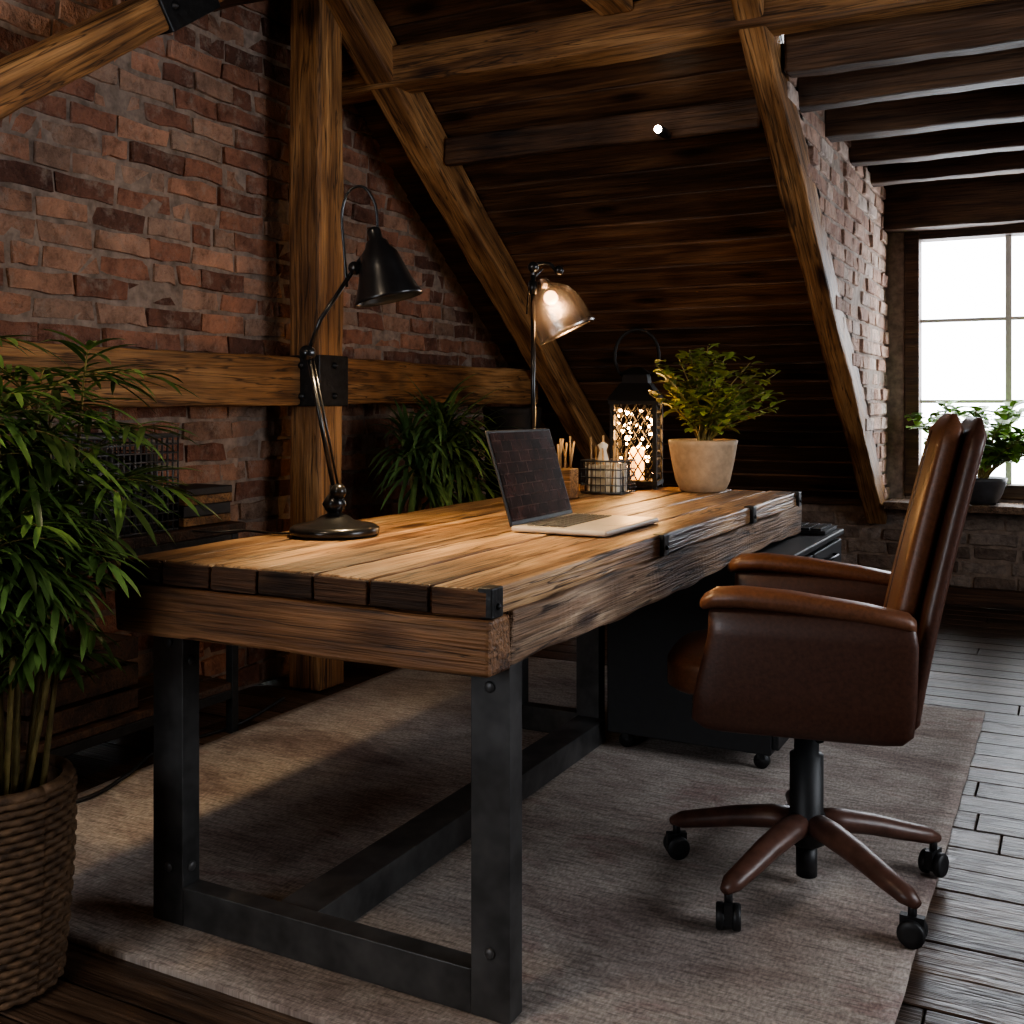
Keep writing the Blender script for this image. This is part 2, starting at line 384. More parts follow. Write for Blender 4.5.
beam('brace',(-2.58,.55,1.0),(-2.58,2.84,2.62),.12,.115,parent=tf)
beam('post',(-2.675,3.42,0),(-2.675,3.42,CZ),.15,.16,parent=tf)
beam('rail_1',(-2.75,.3,1.21),(-2.75,3.335,1.21),.14,.19,parent=tf)
beam('rail_2',(-2.75,3.505,1.22),(-2.75,5.44,1.22),.14,.19,parent=tf)
mb=MB()
mb.boxc((-2.675,3.42,1.215),(.175,.185,.20),0)
for dz in(-.06,.06):
    mb.sphere((-2.585,3.42,1.215+dz),.013,0); mb.sphere((-2.675,3.325,1.215+dz),.013,0)
mb.build('iron_post_bracket',['iron'],tf,bevel=.004)
mb=MB(); d=Vector((0,2.29,1.62)).normalized(); a,u=frame(d); R=Matrix((d,a,u)).transposed().to_4x4()
X=Matrix.Translation((-2.58,2.56,2.422))@R
mb.box((-.13,-.07,-.067),(.13,.07,.067),0,X=X)
for q in(-.08,.08): mb.sphere((q,-.073,0),.014,0,X=X); mb.sphere((q,.073,0),.014,0,X=X)
mb.build('iron_brace_bracket',['iron'],tf,bevel=.004)
mb=MB(); mb.box((XL,YB-.05,.535),(DX0-.02,YB+.02,.575),0,n=8,axis=0,jit=.002); mb.build('trim_1',['beamd'],bevel=.004)
mb=MB(); mb.box((XL,YB-.045,0),(XR,YB,.10),0,n=8,axis=0,jit=.001); mb.build('baseboard_back',['beamd'],bevel=.004)
mb=MB(); mb.box((DX0+.02,YB-.30,.545),(DX1,YB+.06,.585),0,n=6,axis=0,jit=.001); mb.build('trim_2',['desky'],bevel=.005)
w1=root('window_1',((WX0+WX1)/2,YB+.05,WZ0))
W=WX1-WX0; H=WZ1-WZ0
mb=MB(); f=.08
mb.box((-W/2,-.07,0),(-W/2+f,.06,H),0); mb.box((W/2-f,-.07,0),(W/2,.06,H),0)
mb.box((-W/2+f,-.07,H-f),(W/2-f,.06,H),0); mb.box((-W/2+f,-.07,0),(W/2-f,.06,f),0)
mb.build('frame',['beamd'],w1,bevel=.006)
mb=MB()
mb.box((-.016,-.02,f),(.016,.02,H-f),0)
for i in (1,2):
    z=f+(H-2*f)*i/3; mb.box((-W/2+f,-.018,z-.010),(W/2-f,.018,z+.010),0)
mb.build('muntins',['white'],w1,bevel=.003)
mb=MB(); mb.box((-W/2+f,-.003,f),(W/2-f,.003,H-f),0); mb.build('glass',['glass'],w1)
def bigwin(name,loc,W,H,rzz):
    w2=root(name,loc,rzz); mb=MB()
    mb.box((-W/2,-.06,0),(-W/2+f,.06,H),0); mb.box((W/2-f,-.06,0),(W/2,.06,H),0); mb.box((-W/2+f,-.06,H-f),(W/2-f,.06,H),0); mb.box((-W/2+f,-.06,0),(W/2-f,.06,f),0)
    mb.box((-.015,-.03,f),(.015,.03,H-f),0)
    mb.box((-W/2+f,-.02,H/2-.012),(W/2-f,.02,H/2+.012),0)
    mb.build('frame',['beamd'],w2,bevel=.005)
    mb=MB(); mb.box((-W/2+f,-.003,f),(W/2-f,.003,H-f),0); mb.build('glass',['glass'],w2)
bigwin('window_2',(XR+.07,(ry0+ry1)/2,rz0),ry1-ry0,rz1-rz0,math.pi/2)
bigwin('fill_window',((fx0+fx1)/2,YF-.07,fz0),fx1-fx0,fz1-fz0,0)  # unseen window added behind the camera to light desk front and rug
# ---------------------------------------------------------------- rug
mb=MB(); x0,x1,y0,y1=-2.52,-.287,1.55,4.22; nx,ny=60,70; vs=[];fs=[]
for j in range(ny+1):
    for i in range(nx+1):
        vs.append((x0+(x1-x0)*i/nx+(.0012*math.sin(j*.9) if i in(0,nx) else 0),y0+(y1-y0)*j/ny,.012+U(-.0006,.0006)))
n0=len(vs)
for j in range(ny):
    for i in range(nx):
        a=j*(nx+1)+i; fs.append((a,a+1,a+nx+2,a+nx+1))
per=[i for i in range(nx+1)]+[j*(nx+1)+nx for j in range(1,ny+1)]+[ny*(nx+1)+i for i in range(nx-1,-1,-1)]+[j*(nx+1) for j in range(ny-1,0,-1)]
for p in per: vs.append((vs[p][0],vs[p][1],.001))
n=len(per)
for i in range(n): fs.append((per[i],n0+i,n0+(i+1)%n,per[(i+1)%n]))
mb.add(vs,fs,0,.5,True); mb.build('area_rug',['rug'])
RZ=.013
# ---------------------------------------------------------------- desk
DT=.805; dx0,dx1,dy0,dy1=-1.755,-.882,1.60,3.93
desk=root('wooden_desk',(dx0,dy0,RZ))
DW,DL=dx1-dx0,dy1-dy0; T0=DT-RZ
mb=MB(); cuts=[0,.115,.245,.365,.50,.625,.755,DW]
for i in range(7):
    mb.box((cuts[i]+.0026,U(-.003,.003),T0-.05),(cuts[i+1]-.0026,DL+U(-.005,.005),T0+U(-.002,.0015)),0,None,n=40,axis=1,jit=.0015)
mb.build('top_planks',['desk'],desk,bevel=.005)
mb=MB()
for i in range(7):
    mb.box((cuts[i]+.003,-.007,T0-.048),(cuts[i+1]-.003,.002,T0-.003),0,None,n=3,axis=0,jit=.0015)
mb.build('plank_ends',['char'],desk,bevel=.003)
mb=MB(); mb.box((-.012,-.012,T0-.152),(DW+.003,.07,T0-.052),0,n=24,axis=0,jit=.003)
mb.box((-.0,DL-.08,T0-.15),(DW-.06,DL,T0-.052),0,n=10,axis=0,jit=.003)
mb.build('end_beams',['deskx'],desk,bevel=.007)
mb=MB(); mb.box((DW-.062,.071,T0-.148),(DW+.004,DL,T0-.052),0,n=90,axis=1,jit=.007)
mb.box((-.012,.08,T0-.150),(.06,DL-.08,T0-.052),0,n=40,axis=1,jit=.005)
mb.build('side_beams',['desky'],desk,bevel=.006)
mb=MB()
for yy in (.004,.86,1.67,2.285):
    mb.box((DW-.022,yy-.010,T0-.050),(DW+.008,yy+.030,T0+.003),0)
    mb.sphere((DW+.008,yy+.009,T0-.03),.006,0)
mb.build('corner_brackets',['iron'],desk,bevel=.003)
mb=MB()
ly0=.09; lw,ld=.082,.05; zt=T0-.150
mb.box((-.008,ly0,0),(lw-.004,ly0+ld,zt),0); mb.box((DW-lw-.008,ly0,0),(DW-.010,ly0+ld,zt),0)
mb.box((lw-.004,ly0+.001,0),(DW-lw-.008,ly0+ld-.001,.082),0); mb.box((lw-.004,ly0+.001,zt-.03),(DW-lw-.008,ly0+ld-.001,zt),0)
fy=1.66
mb.box((.0,fy,0),(lw,fy+ld,zt),0); mb.box((.285,fy,0),(.285+lw,fy+ld,zt),0); mb.box((lw,fy+.001,0),(.285,fy+ld-.001,.082),0); mb.box((lw,fy+.001,zt-.03),(DW-.06,fy+ld-.001,zt),0)
mb.box((.29,ly0+ld,.001),(.39,fy,.075),0,axis=1)
mb.box((.02,ly0+ld,zt-.02),(.07,fy,zt),0,axis=1)
for (x,z) in ((.04,.12),(.04,.6),(DW-.05,.12),(DW-.05,.6)):
    mb.lathe([(.011,0),(.011,.004),(.007,.007)],12,0,X=Matrix.Translation((x,ly0,z))@Matrix.Rotation(math.pi/2,4,'X'))
for z in (.12,.56):
    mb.lathe([(.011,0),(.011,.004),(.007,.007)],12,0,X=Matrix.Translation((lw-.004,ly0+.025,z))@Matrix.Rotation(math.pi/2,4,'Y'))
mb.build('steel_legs',['steel'],desk,bevel=.003)
# ---------------------------------------------------------------- drawer cabinet
cab=root('drawer_cabinet',(-1.335,3.2,RZ)); mb=MB(); CW,CL=.55,1.0
mb.box((0,0,.055),(CW-.02,CL,.615),0)
for i in range(3):
    for j in range(2):
        mb.box((CW-.02,.012+j*.5,.07+i*.18),(CW,.49+j*.5,.24+i*.18),0,axis=1)
mb.box((-.003,-.006,.615),(CW+.006,CL+.01,.635),0)
mb.build('carcass',['bplast'],cab,bevel=.004)
mb=MB()
for i in range(3):
    for j in range(2):
        mb.tube([(CW,.17+j*.5,.2+i*.18),(CW+.02,.18+j*.5,.2+i*.18),(CW+.02,.32+j*.5,.2+i*.18),(CW,.33+j*.5,.2+i*.18)],.005,8)
for x in(.05,CW-.06):
    for y in(.05,CL-.05):
        mb.lathe([(.024,-.01),(.024,.01)],16,0,X=Matrix.Translation((x,y,.024))@Matrix.Rotation(math.pi/2,4,'X')); mb.box((x-.012,y-.016,.03),(x+.012,y+.016,.057),0)
mb.build('handles_and_casters',['iron'],cab)
kb=root('keyboard',(-.93,4.02,.65))
mb=MB(); mb.box((-.1,-.06,0),(.13,.16,.012),0)
for i in range(8):
    for j in range(5): mb.box((-.09+j*.042,-.05+i*.025,.012),(-.055+j*.042,-.03+i*.025,.02),0)
mb.build('keys',['bplast'],kb,bevel=.001)
# ---------------------------------------------------------------- chair
CA=190
ch=root('leather_office_chair',(-.55,2.515,RZ),math.radians(CA))
mb=MB()
for i in range(5):
    t=math.radians(180+72*i-CA); c,s=math.cos(t),math.sin(t)
    pts=[(c*r_,s*r_,z) for r_,z in ((.02,.145),(.08,.142),(.16,.128),(.24,.108),(.30,.094),(.328,.086))]
    mb.tube(pts,[.033,.033,.030,.027,.024,.012],14,0,flat=.8)
mb.build('base_arms',['chairleg'],ch)
mb=MB()
for i in range(5):
    t=math.radians(180+72*i-CA); c,s=math.cos(t),math.sin(t)
    cx,cy=c*.315,s*.315
    mb.tube([(cx,cy,.09),(cx,cy,.05)],.009,8)
    ang=t+.6
    X=Matrix.Translation((cx,cy,.028))@Matrix.Rotation(ang,4,'Z')@Matrix.Rotation(math.pi/2,4,'X')
    for o in(-.017,.017): mb.lathe([(.012,-.009),(.025,-.009),(.028,-.005),(.028,.005),(.025,.009),(.012,.009)],18,0,X=X@Matrix.Translation((0,0,o)))
    mb.box((-.024,-.012,-.009),(.024,.032,.009),0,X=X,axis=0)
mb.lathe([(.03,.09),(.045,.10),(.045,.16),(.038,.17),(.038,.30),(.028,.302),(.028,.425)],24)
mb.lathe([(.024,.02),(.024,.09)],20)
mb.tube([(0,0,.405),(-.02,.10,.402),(-.03,.16,.395)],.006,8); mb.tube([(-.03,.15,.397),(-.035,.185,.392)],.011,8)
mb.boxc((0,0,.425),(.2,.2,.02))
mb.build('gas_column',['bplast'],ch)
mb=MB()
def bxloft(z0,z1,cx,hx,hy,e,rnd_=.02,mat=0,n=6,dxz=0):
    st=[]
    for i in range(n+1):
        t=i/n; z=z0+(z1-z0)*t; q=min(t,1-t)*2; k=1-(1-min(1,q*2.2))**2
        sh=rnd_*(1-k)
        st.append(((cx+dxz*t,0,z),(hx-sh,0,0),(0,hy-sh,0)))
    mb.loft(st,36,e,mat)
bxloft(.425,.49,0.01,.235,.235,6,.03,0,8)
bxloft(.455,.545,0.055,.255,.218,4.0,.04,1,10)
for sg in (1,-1):
    st=[]
    for z,x0_,x1_,hy in ((.415,-.17,.165,.010),(.421,-.20,.20,.022),(.44,-.22,.226,.031),(.50,-.226,.220,.034),(.56,-.228,.206,.033),(.62,-.230,.192,.032),(.668,-.222,.190,.030),(.68,-.215,.185,.018)):
        st.append((((x0_+x1_)/2,sg*.265,z),((x1_-x0_)/2,0,0),(0,hy,0)))
    mb.loft(st,40,6,0)
    st=[]
    for x,z,hy,hz in ((-.225,.660,.02,.012),(-.21,.668,.034,.018),(-.12,.682,.038,.020),(.02,.697,.042,.022),(.12,.702,.044,.022),(.175,.698,.042,.021),(.20,.688,.034,.016),(.208,.684,.015,.008)):
        st.append(((x,sg*.265,z),(0,hy,0),(0,0,hz)))
    mb.loft(st,24,2.6,1)
LEAN=.15
def bx_(z): 
    zz=max((z-.41)/.68,0); return -.190-LEAN*(zz**1.2)
def back(z0,z1,xo,hyb,hyt,th_,mat,topr,e=4.5,n=18):
    st=[]
    for i in range(n+1):
        t=i/n; z=z0+(z1-z0)*t
        x=bx_(z)+xo
        hy=hyb+(hyt-hyb)*t; edge=min(t/.06,1,(1-t)/.07)
        k=math.sqrt(max(0,1-(1-edge)**2)); hy2=hy-topr*(1-k)
        st.append(((x,0,z),(0,hy2,0),(th_*(.25+.75*k),0,.0)))
    mb.loft(st,40,e,mat)
back(.415,1.080,-.020,.255,.19,.023,0,.06)
back(.50,1.088,.030,.212,.168,.028,1,.06)
for yy in (0,):
    pts=[]
    for i in range(12):
        z=.53+.52*i/11; zz=(z-.36)/.72; pts.append((bx_(z)+.030+.028,yy*(1-.15*zz),z))
    mb.tube(pts,.003,6,0)
mb.build('upholstery',['leather','leatherl'],ch)
# ---------------------------------------------------------------- desk lamp
YAW=math.radians(27.7)
lamp=root('articulated_desk_lamp',(-1.588,2.10,DT+.001),YAW)
mb=MB()
mb.lathe([(.102,0),(.108,.006),(.107,.018),(.098,.024),(.085,.026),(.05,.034),(.035,.045),(.018,.052),(.014,.06)],40)
mb.lathe([(.014,.05),(.022,.06),(.03,.075),(.022,.09),(.012,.10)],24)
mb.tube([(0,0,.05),(0,0,.12)],.012,12)
mb.sphere((0.012,-.015,.105),.02)
mb.tube([(0,0,.10),(-.065,0,.44)],.0055,10); mb.tube([(.008,.012,.11),(-.057,.012,.44)],.003,8)
X=Matrix.Translation((-.065,0,.44))@Matrix.Rotation(math.pi/2,4,'X'); mb.lathe([(.018,-.015),(.018,.015)],20,0,X=X)
mb.tube([(-.065,0,.44),(-.035,0,.52),(.055,0,.655)],.0055,10)
X=Matrix.Translation((.05,0,.645))@Matrix.Rotation(math.pi/2,4,'X'); mb.lathe([(.015,-.015),(.015,.015)],20,0,X=X)
mb.tube([(.055,0,.655),(.085,0,.69)],.007,8)
mb.tube(smooth_pts([(.03,.0,.60),(.022,.0,.70),(.018,.0,.78),(.035,.0,.832),(.07,.0,.842),(.098,.0,.80),(.104,.0,.735)]),.0036,8)
mb.build('stand_and_arm',['black'],lamp)
def shade(par,p0,p1,prof,mat,name):
    p0,p1=Vector(p0),Vector(p1); d=(p1-p0).normalized(); a,u=frame(d); R=Matrix((a,u,d)).transposed().to_4x4()
    X=Matrix.Translation(p0)@R; mb=MB()
    outer=prof; inner=[(max(r-.003,.002),z) for r,z in prof[::-1]]
    mb.lathe(outer+inner,40,0,X=X,cap=False)
    ob=mb.build(name,[mat],par,recalc=False); return X,d
X,d=shade(lamp,(.093,0,.745),(.130,0,.575),[(.002,0),(.014,.002),(.017,.01),(.017,.03),(.026,.036),(.03,.048),(.045,.066),(.055,.10),(.066,.135),(.082,.172),(.084,.18)],'black','shade')
mb=MB(); mb.sphere((0,0,.10),.024,X=X); mb.build('bulb',['bulb'],lamp)
mb=MB(); cp=[(-.1,0,.003),(-.16,.01,.003),(-.24,.06,.003),(-.30,.03,.003),(-.36,.05,.003)]
mb.tube(smooth_pts(cp),.0028,6); mb.build('power_cord',['bplast'],lamp)
def light(name,typ,loc,energy,col,parent=None,**k):
    l=bpy.data.lights.new(name,typ); l.energy=energy; l.color=col
    for a,v in k.items(): setattr(l,a,v)
    o=bpy.data.objects.new(name,l); sc.collection.objects.link(o); o.location=loc
    if parent:o.parent=parent
    return o
WARM=(1,.73,.42)
o=light('lamp_light','SPOT',X@Vector((0,0,.135)),40,WARM,lamp,spot_size=math.radians(120),spot_blend=.8,shadow_soft_size=.03)
o.rotation_euler=Vector((0,0,-1)).rotation_difference(d).to_euler()
l2=root('pharmacy_table_lamp',(-1.5,3.0,DT+.001),YAW)
mb=MB()
mb.lathe([(.075,0),(.08,.006),(.078,.016),(.03,.024),(.012,.035)],32)
mb.tube([(0,0,.02),(0,0,.72)],.008,12)
mb.tube(smooth_pts([(0,0,.70),(.0,0,.735),(.015,0,.755),(.05,0,.755),(.07,0,.735)]),.006,8)
mb.tube([(-.02,.02,.60),(-.012,.015,.70),(.03,0,.74)],.003,8)
mb.sphere((0,0,.745),.018); mb.tube([(0,0,.66),(.0,0,.70)],.013,12); mb.sphere((.08,0,.735),.016)
mb.build('stand',['black'],l2)
X,d=shade(l2,(.035,0,.690),(.120,0,.515),[(.016,-.02),(.02,0),(.04,.012),(.066,.035),(.082,.07),(.088,.11),(.09,.15),(.096,.165)],'smoke','glass_shade')
mb=MB(); mb.sphere((0,0,.045),.022,X=X); mb.build('bulb',['bulb'],l2)
light('table_lamp_light','POINT',X@Vector((0,0,.09)),8,WARM,l2,shadow_soft_size=.03)
cs=root('ceiling_spotlight',(-1.445,3.985,2.20)); mb=MB(); mb.lathe([(.014,.0),(.020,.015),(.020,.06),(.016,.108)],20,X=Matrix.Rotation(-math.pi/2,4,'X')); mb.build('housing',['black'],cs)
mb=MB(); mb.sphere((0,-.004,0),.015); mb.build('bulb',['bulb2'],cs)
# ---------------------------------------------------------------- laptop
lp=root('laptop',(-1.235,2.345,DT+.002))
mb=MB(); mb.box((0,0,0),(.255,.365,.014),0); mb.build('base',['silver'],lp,bevel=.005)
mb=MB()
for i in range(5):
    for j in range(13): mb.box((.03+i*.021,.03+j*.0237,.0142),(.048+i*.021,.05+j*.0237,.0165),0)
mb.build('keys',['bplast'],lp,bevel=.001,bseg=1)
mb=MB(); mb.box((.155,.12,.0142),(.235,.245,.0148),0); mb.build('trackpad',['silver'],lp)
X=Matrix.Translation((.004,0,.012))@Matrix.Rotation(math.radians(-17),4,'Y')
mb=MB(); mb.box((-.007,0,0),(0,.365,.248),0,X=X,axis=1); mb.build('lid',['bplast'],lp,bevel=.003)
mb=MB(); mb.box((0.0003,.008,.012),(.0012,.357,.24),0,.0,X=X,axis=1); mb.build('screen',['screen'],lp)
# ---------------------------------------------------------------- desk accessories
bk=root('wire_pencil_basket',(-1.48,3.56,DT+.002)); mb=MB(); bx,by,bh=.075,.07,.115
for z in (.004,.03,.057,.085,bh):
    mb.tube([(-bx,-by,z),(bx,-by,z),(bx,by,z),(-bx,by,z),(-bx,-by,z)],.0025 if z<bh else .004,6)
for i in range(9):
    t=-bx+2*bx*i/8
    for s_ in(-by,by): mb.tube([(t,s_,0.002),(t,s_,bh)],.0016,5)
    t=-by+2*by*i/8
    for s_ in(-bx,bx): mb.tube([(s_,t,0.002),(s_,t,bh)],.0016,5)
mb.box((-bx,-by,0),(bx,by,.005)); mb.build('wire_frame',['steel'],bk)
mb=MB()
for i in range(9):
    x,y=U(-.05,.05),U(-.05,.05); mb.tube([(x,y,.006),(x+U(-.02,.02),y+U(-.02,.02),U(.15,.21))],.004,6,1)
mb.box((-.06,-.04,.006),(.02,-.025,.10),0); mb.box((-.05,.01,.006),(.06,.03,.105),0); mb.box((.01,-.05,.006),(.055,-.01,.09),0)
mb.lathe([(.018,.09),(.02,.12),(.012,.15),(.02,.17),(.004,.18)],16,0,c=(-.02,.0,.0))
mb.build('pencils_and_cards',['paper','pencil'],bk)
pc=root('wooden_pencil_holder',(-1.52,3.28,DT+.002)); mb=MB(); mb.box((-.035,-.035,0),(.035,.035,.10),0,axis=2); mb.build('cup',['beam'],pc,bevel=.004)
mb=MB()
for i in range(7): x,y=U(-.025,.025),U(-.025,.025); mb.tube([(x,y,.101),(x+U(-.02,.02),y+U(-.02,.02),U(.16,.21))],.004,6)
mb.build('pencils',['pencil'],pc)
def bush(name,loc,potprof,potmat,leafm,H,R,nb,z0,L=.05,W=.03,per=12,ylim=9,xlim=-9,zlo=.45):
    r0=root(name,loc); mb=MB(); mb.lathe(potprof,36); mb.build('pot',[potmat],r0)
    mb=MB(); mb.lathe([(.001,z0),(potprof[len(potprof)//2][0]*.9,z0)],24,0,cap=False); mb.build('soil',['soil'],r0)
    mb=MB()
    for i in range(nb):
        a=U(0,6.28); e=math.sqrt(U(0,1)); tip=Vector((math.cos(a)*R*e,math.sin(a)*R*e,z0+(H-z0)*U(zlo,1)*(1-.3*e*e)))
        tip.y=min(tip.y,ylim); tip.x=max(tip.x,xlim)
        p=[Vector((U(-.02,.02),U(-.02,.02),z0)),Vector((tip.x*.35,tip.y*.35,z0+(tip.z-z0)*.55)),tip]
        pts=smooth_pts(p,7); mb.tube(pts,[.0045*(1-.7*k/len(pts)) for k in range(len(pts))],5,1)
        for q in range(per):
            k=int(len(pts)*U(.35,1)); k=min(k,len(pts)-1); a2=U(0,6.28)
            dd=Vector((math.cos(a2),math.sin(a2),U(-.2,.8)))
            b0=pts[k]+Vector((U(-.012,.012),U(-.012,.012),U(-.01,.01)))
            if b0.y+L*1.2*dd.normalized().y>ylim+.02: dd.y=-abs(dd.y)
            if b0.x<xlim+.03: dd.x=abs(dd.x)
            mb.leaf(b0,dd,L*U(.6,1.2),W*U(.7,1.1),U(.2,.8),0,4,True)
    mb.build('foliage',[leafm,'cane'],r0,recalc=False)
bush('potted_jade_plant',(-1.195,3.765,DT+.002),[(.07,0),(.082,.004),(.098,.04),(.113,.11),(.122,.165),(.126,.185),(.120,.188),(.112,.17),(.105,.15)],'clay','leafy',.53,.27,50,.165,.052,.043,16,9,-.16,.4)
bush('windowsill_plant',(-.44,6.325,.587),[(.06,0),(.075,.004),(.10,.06),(.118,.12),(.122,.14),(.115,.143),(.105,.13)],'darkpot','leafs',.60,.40,54,.13,.09,.06,15,.10)
ln=root('black_metal_lantern',(-1.475,3.83,DT+.002),math.radians(12)); mb=MB(); h=.08
mb.box((-h-.01,-h-.01,.012),(h+.01,h+.01,.03),0)
for sx in(-1,1):
    for sy in(-1,1):
        mb.box((sx*h-.008,sy*h-.008,0),(sx*h+.008,sy*h+.008,.32),0)
mb.box((-h-.014,-h-.014,.315),(h+.014,h+.014,.33),0)
def frus(a,b_,z0_,z1_): 
    vs=[(-a,-a,z0_),(a,-a,z0_),(a,a,z0_),(-a,a,z0_),(-b_,-b_,z1_),(b_,-b_,z1_),(b_,b_,z1_),(-b_,b_,z1_)]
    mb.add(vs,[(0,1,2,3),(4,5,6,7),(0,1,5,4),(1,2,6,5),(2,3,7,6),(3,0,4,7)])
frus(.10,.055,.33,.395); frus(.05,.045,.395,.43); frus(.06,.02,.43,.455)
mb.tube([(.085*math.cos(t),0,.50+.10*math.sin(t)) for t in [math.radians(-50+280*i/20) for i in range(21)]],.0065,8)
for s_ in(-1,1):
    for k in range(-5,6):
        for dr in(1,-1):
            pts=[]
            for i in range(13):
                z=.03+.285*i/12; x=(k*.034)+dr*(z-.17)*.6
                pts.append((x,z))
            pts=[(x,z) for x,z in pts if abs(x)<=h]
            if len(pts)>1:
                mb.tube([(x,s_*h,z) for x,z in pts],.003,5); mb.tube([(s_*h,x,z) for x,z in pts],.003,5)
mb.build('frame',['matblack'],ln)
mb=MB(); mb.lathe([(.028,.03),(.028,.15),(.02,.152)],20); mb.build('candle',['candle'],ln)
mb=MB()
for i in range(60): mb.sphere((U(-.07,.07),U(-.07,.07),U(.05,.30)),.005,0,6)
mb.build('fairy_lights',['fairy'],ln)
light('lantern_light','POINT',(0,0,.22),9,(1,.55,.22),ln,shadow_soft_size=.04)
# ---------------------------------------------------------------- floor palm
pp=root('potted_bamboo_palm',(-1.85,1.37,0.002)); mb=MB(); hs=.385/.415
mb.lathe([(r*.96,z*hs) for r,z in [(.10,0),(.12,.004),(.128,.06),(.138,.2),(.144,.35),(.142,.415),(.130,.418),(.128,.39),(.128,.37)]],40)
mb.build('basket_core',['wicker'],pp)
mb=MB()
for i in range(26):
    z=.012+i*.0148; t_=z/.385; r_=(.122+.024*math.sin(min(1,t_*1.1)*1.5))*.96
    pts=[((r_+.0035*math.sin(a*22+(i%2)*math.pi))*math.cos(a),(r_+.0035*math.sin(a*22+(i%2)*math.pi))*math.sin(a),z) for a in [2*math.pi*k/88 for k in range(89)]]
    mb.tube(pts,.0078,5)
mb.tube([(.133*math.cos(a),.133*math.sin(a),.392) for a in [2*math.pi*k/48 for k in range(49)]],.012,8)
mb.build('basket_weave',['wicker'],pp)
mb=MB(); mb.lathe([(.001,.345),(.122,.345)],30,0,cap=False); mb.build('soil',['soil'],pp)
mb=MB()
def frond(p,az,L,up,nl,ll,lw,mat=0,dr=1.0):
    d=Vector((math.cos(az)*math.cos(up),math.sin(az)*math.cos(up),math.sin(up))); pts=[Vector(p)]
    for i in range(10):
        pts.append(pts[-1]+d*L/10); d=(d+Vector((0,0,-.10))).normalized()
    mb.tube(pts,[.0026*(1-.6*i/10) for i in range(11)],4,1)
    for i in range(nl):
        k=2+8*i/(nl-1); k0=min(int(k),9); b0=pts[k0].lerp(pts[k0+1],k-k0); dd=(pts[k0+1]-pts[k0]).normalized()
        side=dd.cross(Vector((0,0,1))).normalized()
        for sg in(1,-1):
            q=(dd*U(.5,1.1)+side*sg*U(.4,1)+Vector((0,0,U(-.3,.3)))).normalized()
            mb.leaf(b0,q,ll*U(.6,1.15),lw*U(.7,1.1),U(.3,1.0)*dr,mat,5)
    mb.leaf(pts[-1],pts[-1]-pts[-2],ll,lw,.5,mat,5)
for i in range(30):
    a=U(0,6.28); r_=U(.02,.10); b0=Vector((r_*math.cos(a),r_*math.sin(a),.345)); hh=U(.80,1.17)
    lean=Vector((math.cos(a),math.sin(a),0))*U(.0,.10); top=b0+lean+Vector((0,0,hh-.345))
    pts=smooth_pts([b0,b0.lerp(top,.5)+Vector((U(-.01,.01),U(-.01,.01),0)),top],8)
    mb.tube(pts,[.0065*(1-.5*k/len(pts)) for k in range(len(pts))],6,1)
    for f_ in range(10):
        k=int(len(pts)*U(.52,1)); k=min(k,len(pts)-1)
        zz=pts[k].z; ex=max(0,min(1,(zz-.72)/.20))
        frond(pts[k],U(0,6.28),U(.06,.09)+.15*ex*U(.4,1),U(0,1.1),6,U(.07,.09)+.05*ex,.0145)
mb.build('canes_and_fronds',['leaf','cane'],pp,recalc=False)
dr=root('potted_dracaena',(-2.50,4.00,.014)); mb=MB()
mb.lathe([(.09,0),(.105,.004),(.125,.2),(.135,.30),(.125,.305),(.12,.28)],32); mb.build('pot',['darkpot'],dr)
mb=MB(); mb.lathe([(.001,.27),(.12,.27)],24,0,cap=False); mb.build('soil',['soil'],dr)
mb=MB()
for (hx,hy,hz) in ((0.02,0,1.02),(.12,.0,.90),(-.06,-.06,.92),(.02,-.14,.84),(.12,-.08,.99),(.0,.05,.76),(-.04,-.12,.96),(.14,.06,.80)):
    mb.tube(smooth_pts([(hx*.3,hy*.3,.27),(hx*.7,hy*.7,hz*.6),(hx,hy,hz)],5),.010,8,1)
    for i in range(52):
        a=U(0,6.28); e=U(-.3,1.25); dd=Vector((math.cos(a)*math.cos(e),math.sin(a)*math.cos(e),math.sin(e)))
        L=U(.26,.38)
        if dd.x<-.45: dd.x=-dd.x*.5
        if dd.x<0: L*=.75
        mb.leaf((hx,hy,hz-U(0,.09)),dd,L,.019,U(.8,2.0),0,6)
mb.build('leaves',['leafd','cane'],dr,recalc=False)
bb=root('black_metal_bin',(-2.34,4.46,.002)); mb=MB()
mb.lathe([(.10,0),(.115,.005),(.130,1.02),(.138,1.08),(.14,1.10),(.132,1.11),(.125,1.09),(.11,.1)],36); mb.build('body',['matblack'],bb)
# ---------------------------------------------------------------- console at left wall
co=root('console_table',(-2.86,1.55,.002)); mb=MB()
for i in range(3): mb.box((i*.11,0,.68),(i*.11+.107,1.3,.715),0,None,n=5,axis=1,jit=.001)
for i in range(3): mb.box((i*.11,.04,.15),(i*.11+.1,1.26,.175),0,None,n=5,axis=1,jit=.001)
mb.build('boards',['beamd'],co,bevel=.004)
mb=MB()
for y in(.03,1.25):
    for x in(.02,.31): mb.box((x-.015,y-.015,0),(x+.015,y+.015,.68),0,axis=2)
    mb.box((.035,y-.012,.12),(.295,y+.012,.15),0); mb.box((.035,y-.012,.655),(.295,y+.012,.68),0)
for x in(.02,.31):
    mb.box((x-.012,.045,.12),(x+.012,1.235,.15),0); mb.box((x-.012,.045,.655),(x+.012,1.235,.68),0)
mb.build('metal_frame',['iron'],co,bevel=.002)
wc=root('wire_mesh_crate',(-2.69,2.36,.719)); mb=MB(); bx,by,bh=.13,.20,.30
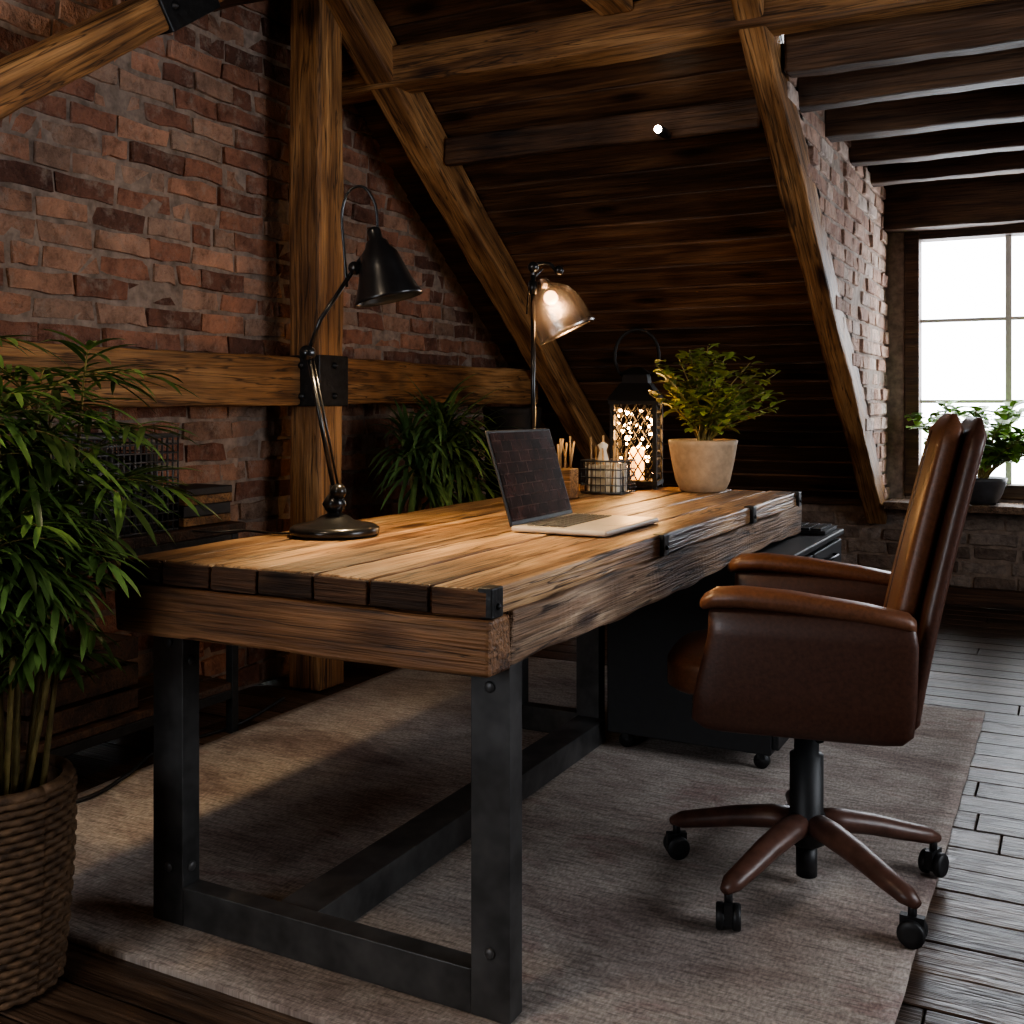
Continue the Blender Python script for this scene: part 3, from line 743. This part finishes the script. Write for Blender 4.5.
for z in [.004+bh*i/11 for i in range(12)]: mb.tube([(-bx,-by,z),(bx,-by,z),(bx,by,z),(-bx,by,z),(-bx,-by,z)],.003 if z<bh-.01 else .008,6)
for i in range(19):
    t=-by+2*by*i/18
    for s_ in(-bx,bx): mb.tube([(s_,t,.002),(s_,t,bh)],.003,5)
for i in range(12):
    t=-bx+2*bx*i/11
    for s_ in(-by,by): mb.tube([(t,s_,.002),(t,s_,bh)],.003,5)
mb.box((-bx,-by,0),(bx,by,.004)); mb.build('mesh',['steel'],wc)
mb=MB()
for i in range(6): mb.box((-.1,-.17+i*.055,.006),(.09,-.13+i*.055,U(.18,.26)),0)
mb.build('folders',['bplast'],wc)
bs=root('stack_of_books',(-2.66,2.71,.719)); mb=MB(); z=0
for i in range(4):
    t=U(.02,.04); mb.boxc((U(-.01,.01),U(-.01,.01),z+t/2),(.17,.22,t-.001),i%2); z+=t
mb.build('books',['beam','bplast'],bs,bevel=.003)
mb=MB()
for z in (.0,.08,.16):
    for x in (-.13,.115): mb.box((x,-.2,z),(x+.015,.2,z+.065),0,axis=1)
    for y in (-.2,.185): mb.box((-.115,y,z),(.115,y+.015,z+.065),0,axis=0)
mb.box((-.13,-.2,-.001),(.13,.2,.01),0,axis=1)
mb.build('storage_crate_slats',['beamd'],co,loc=(.165,.65,.1765),bevel=.003)
mb=MB(); mb.tube(smooth_pts([(-2.56,1.9,.008),(-2.45,2.1,.020),(-2.5,2.3,.02),(-2.62,2.55,.008),(-2.58,2.85,.008),(-2.66,3.2,.008)],8),.006,6); mb.build('floor_cable',['bplast'])
# ---------------------------------------------------------------- added warm fill light near camera, pendant shape (out of frame)
pl=root('added_fill_pendant',(-1.4,.7,2.40)); mb=MB(); mb.sphere((0,0,0),.12,0,24); mb.build('globe',['globe'],pl)
mb=MB(); mb.tube([(0,0,.115),(0,0,.515)],.006,8); mb.lathe([(.03,.11),(.03,.16),(.01,.17)],20); mb.lathe([(.05,.495),(.05,.517)],20); mb.build('cord_and_cap',['black'],pl)
light('added_fill_light','POINT',(0,0,-.125),28,(1,.80,.58),pl,shadow_soft_size=.10)
# ---------------------------------------------------------------- lighting
wd=bpy.data.worlds.new('sky'); sc.world=wd; wd.use_nodes=True; nt=wd.node_tree; bg=nt.nodes['Background']
bg.inputs[0].default_value=(.94,.97,1,1); bg.inputs[1].default_value=11.0
def portal(name,loc,rot,sx,sy):
    l=bpy.data.lights.new(name,'AREA'); l.shape='RECTANGLE'; l.size=sx; l.size_y=sy; l.cycles.is_portal=True
    o=bpy.data.objects.new(name,l); sc.collection.objects.link(o); o.location=loc; o.rotation_euler=rot
portal('window_1_portal',((WX0+WX1)/2,YB+.2,1.37),(math.radians(-90),0,0),1.1,1.55)
portal('window_2_portal',(XR+.2,(ry0+ry1)/2,(rz0+rz1)/2),(math.radians(90),0,math.radians(90)),ry1-ry0+.1,rz1-rz0+.1)
portal('fill_window_portal',((fx0+fx1)/2,YF-.2,(fz0+fz1)/2),(math.radians(90),0,0),fx1-fx0+.1,fz1-fz0+.1)
# ---------------------------------------------------------------- camera
cam=bpy.data.cameras.new('camera'); co_=bpy.data.objects.new('camera',cam); sc.collection.objects.link(co_)
co_.location=(0,0,1.12); co_.rotation_euler=(math.radians(90),0,YAW); cam.sensor_width=36; cam.lens=36*1072/1024; cam.shift_y=-107/1024; cam.clip_start=.02
sc.camera=co_
sc.view_settings.view_transform='AgX'
try: sc.view_settings.look='AgX - Medium High Contrast'
except Exception as e: print(e)
sc.view_settings.exposure=.27
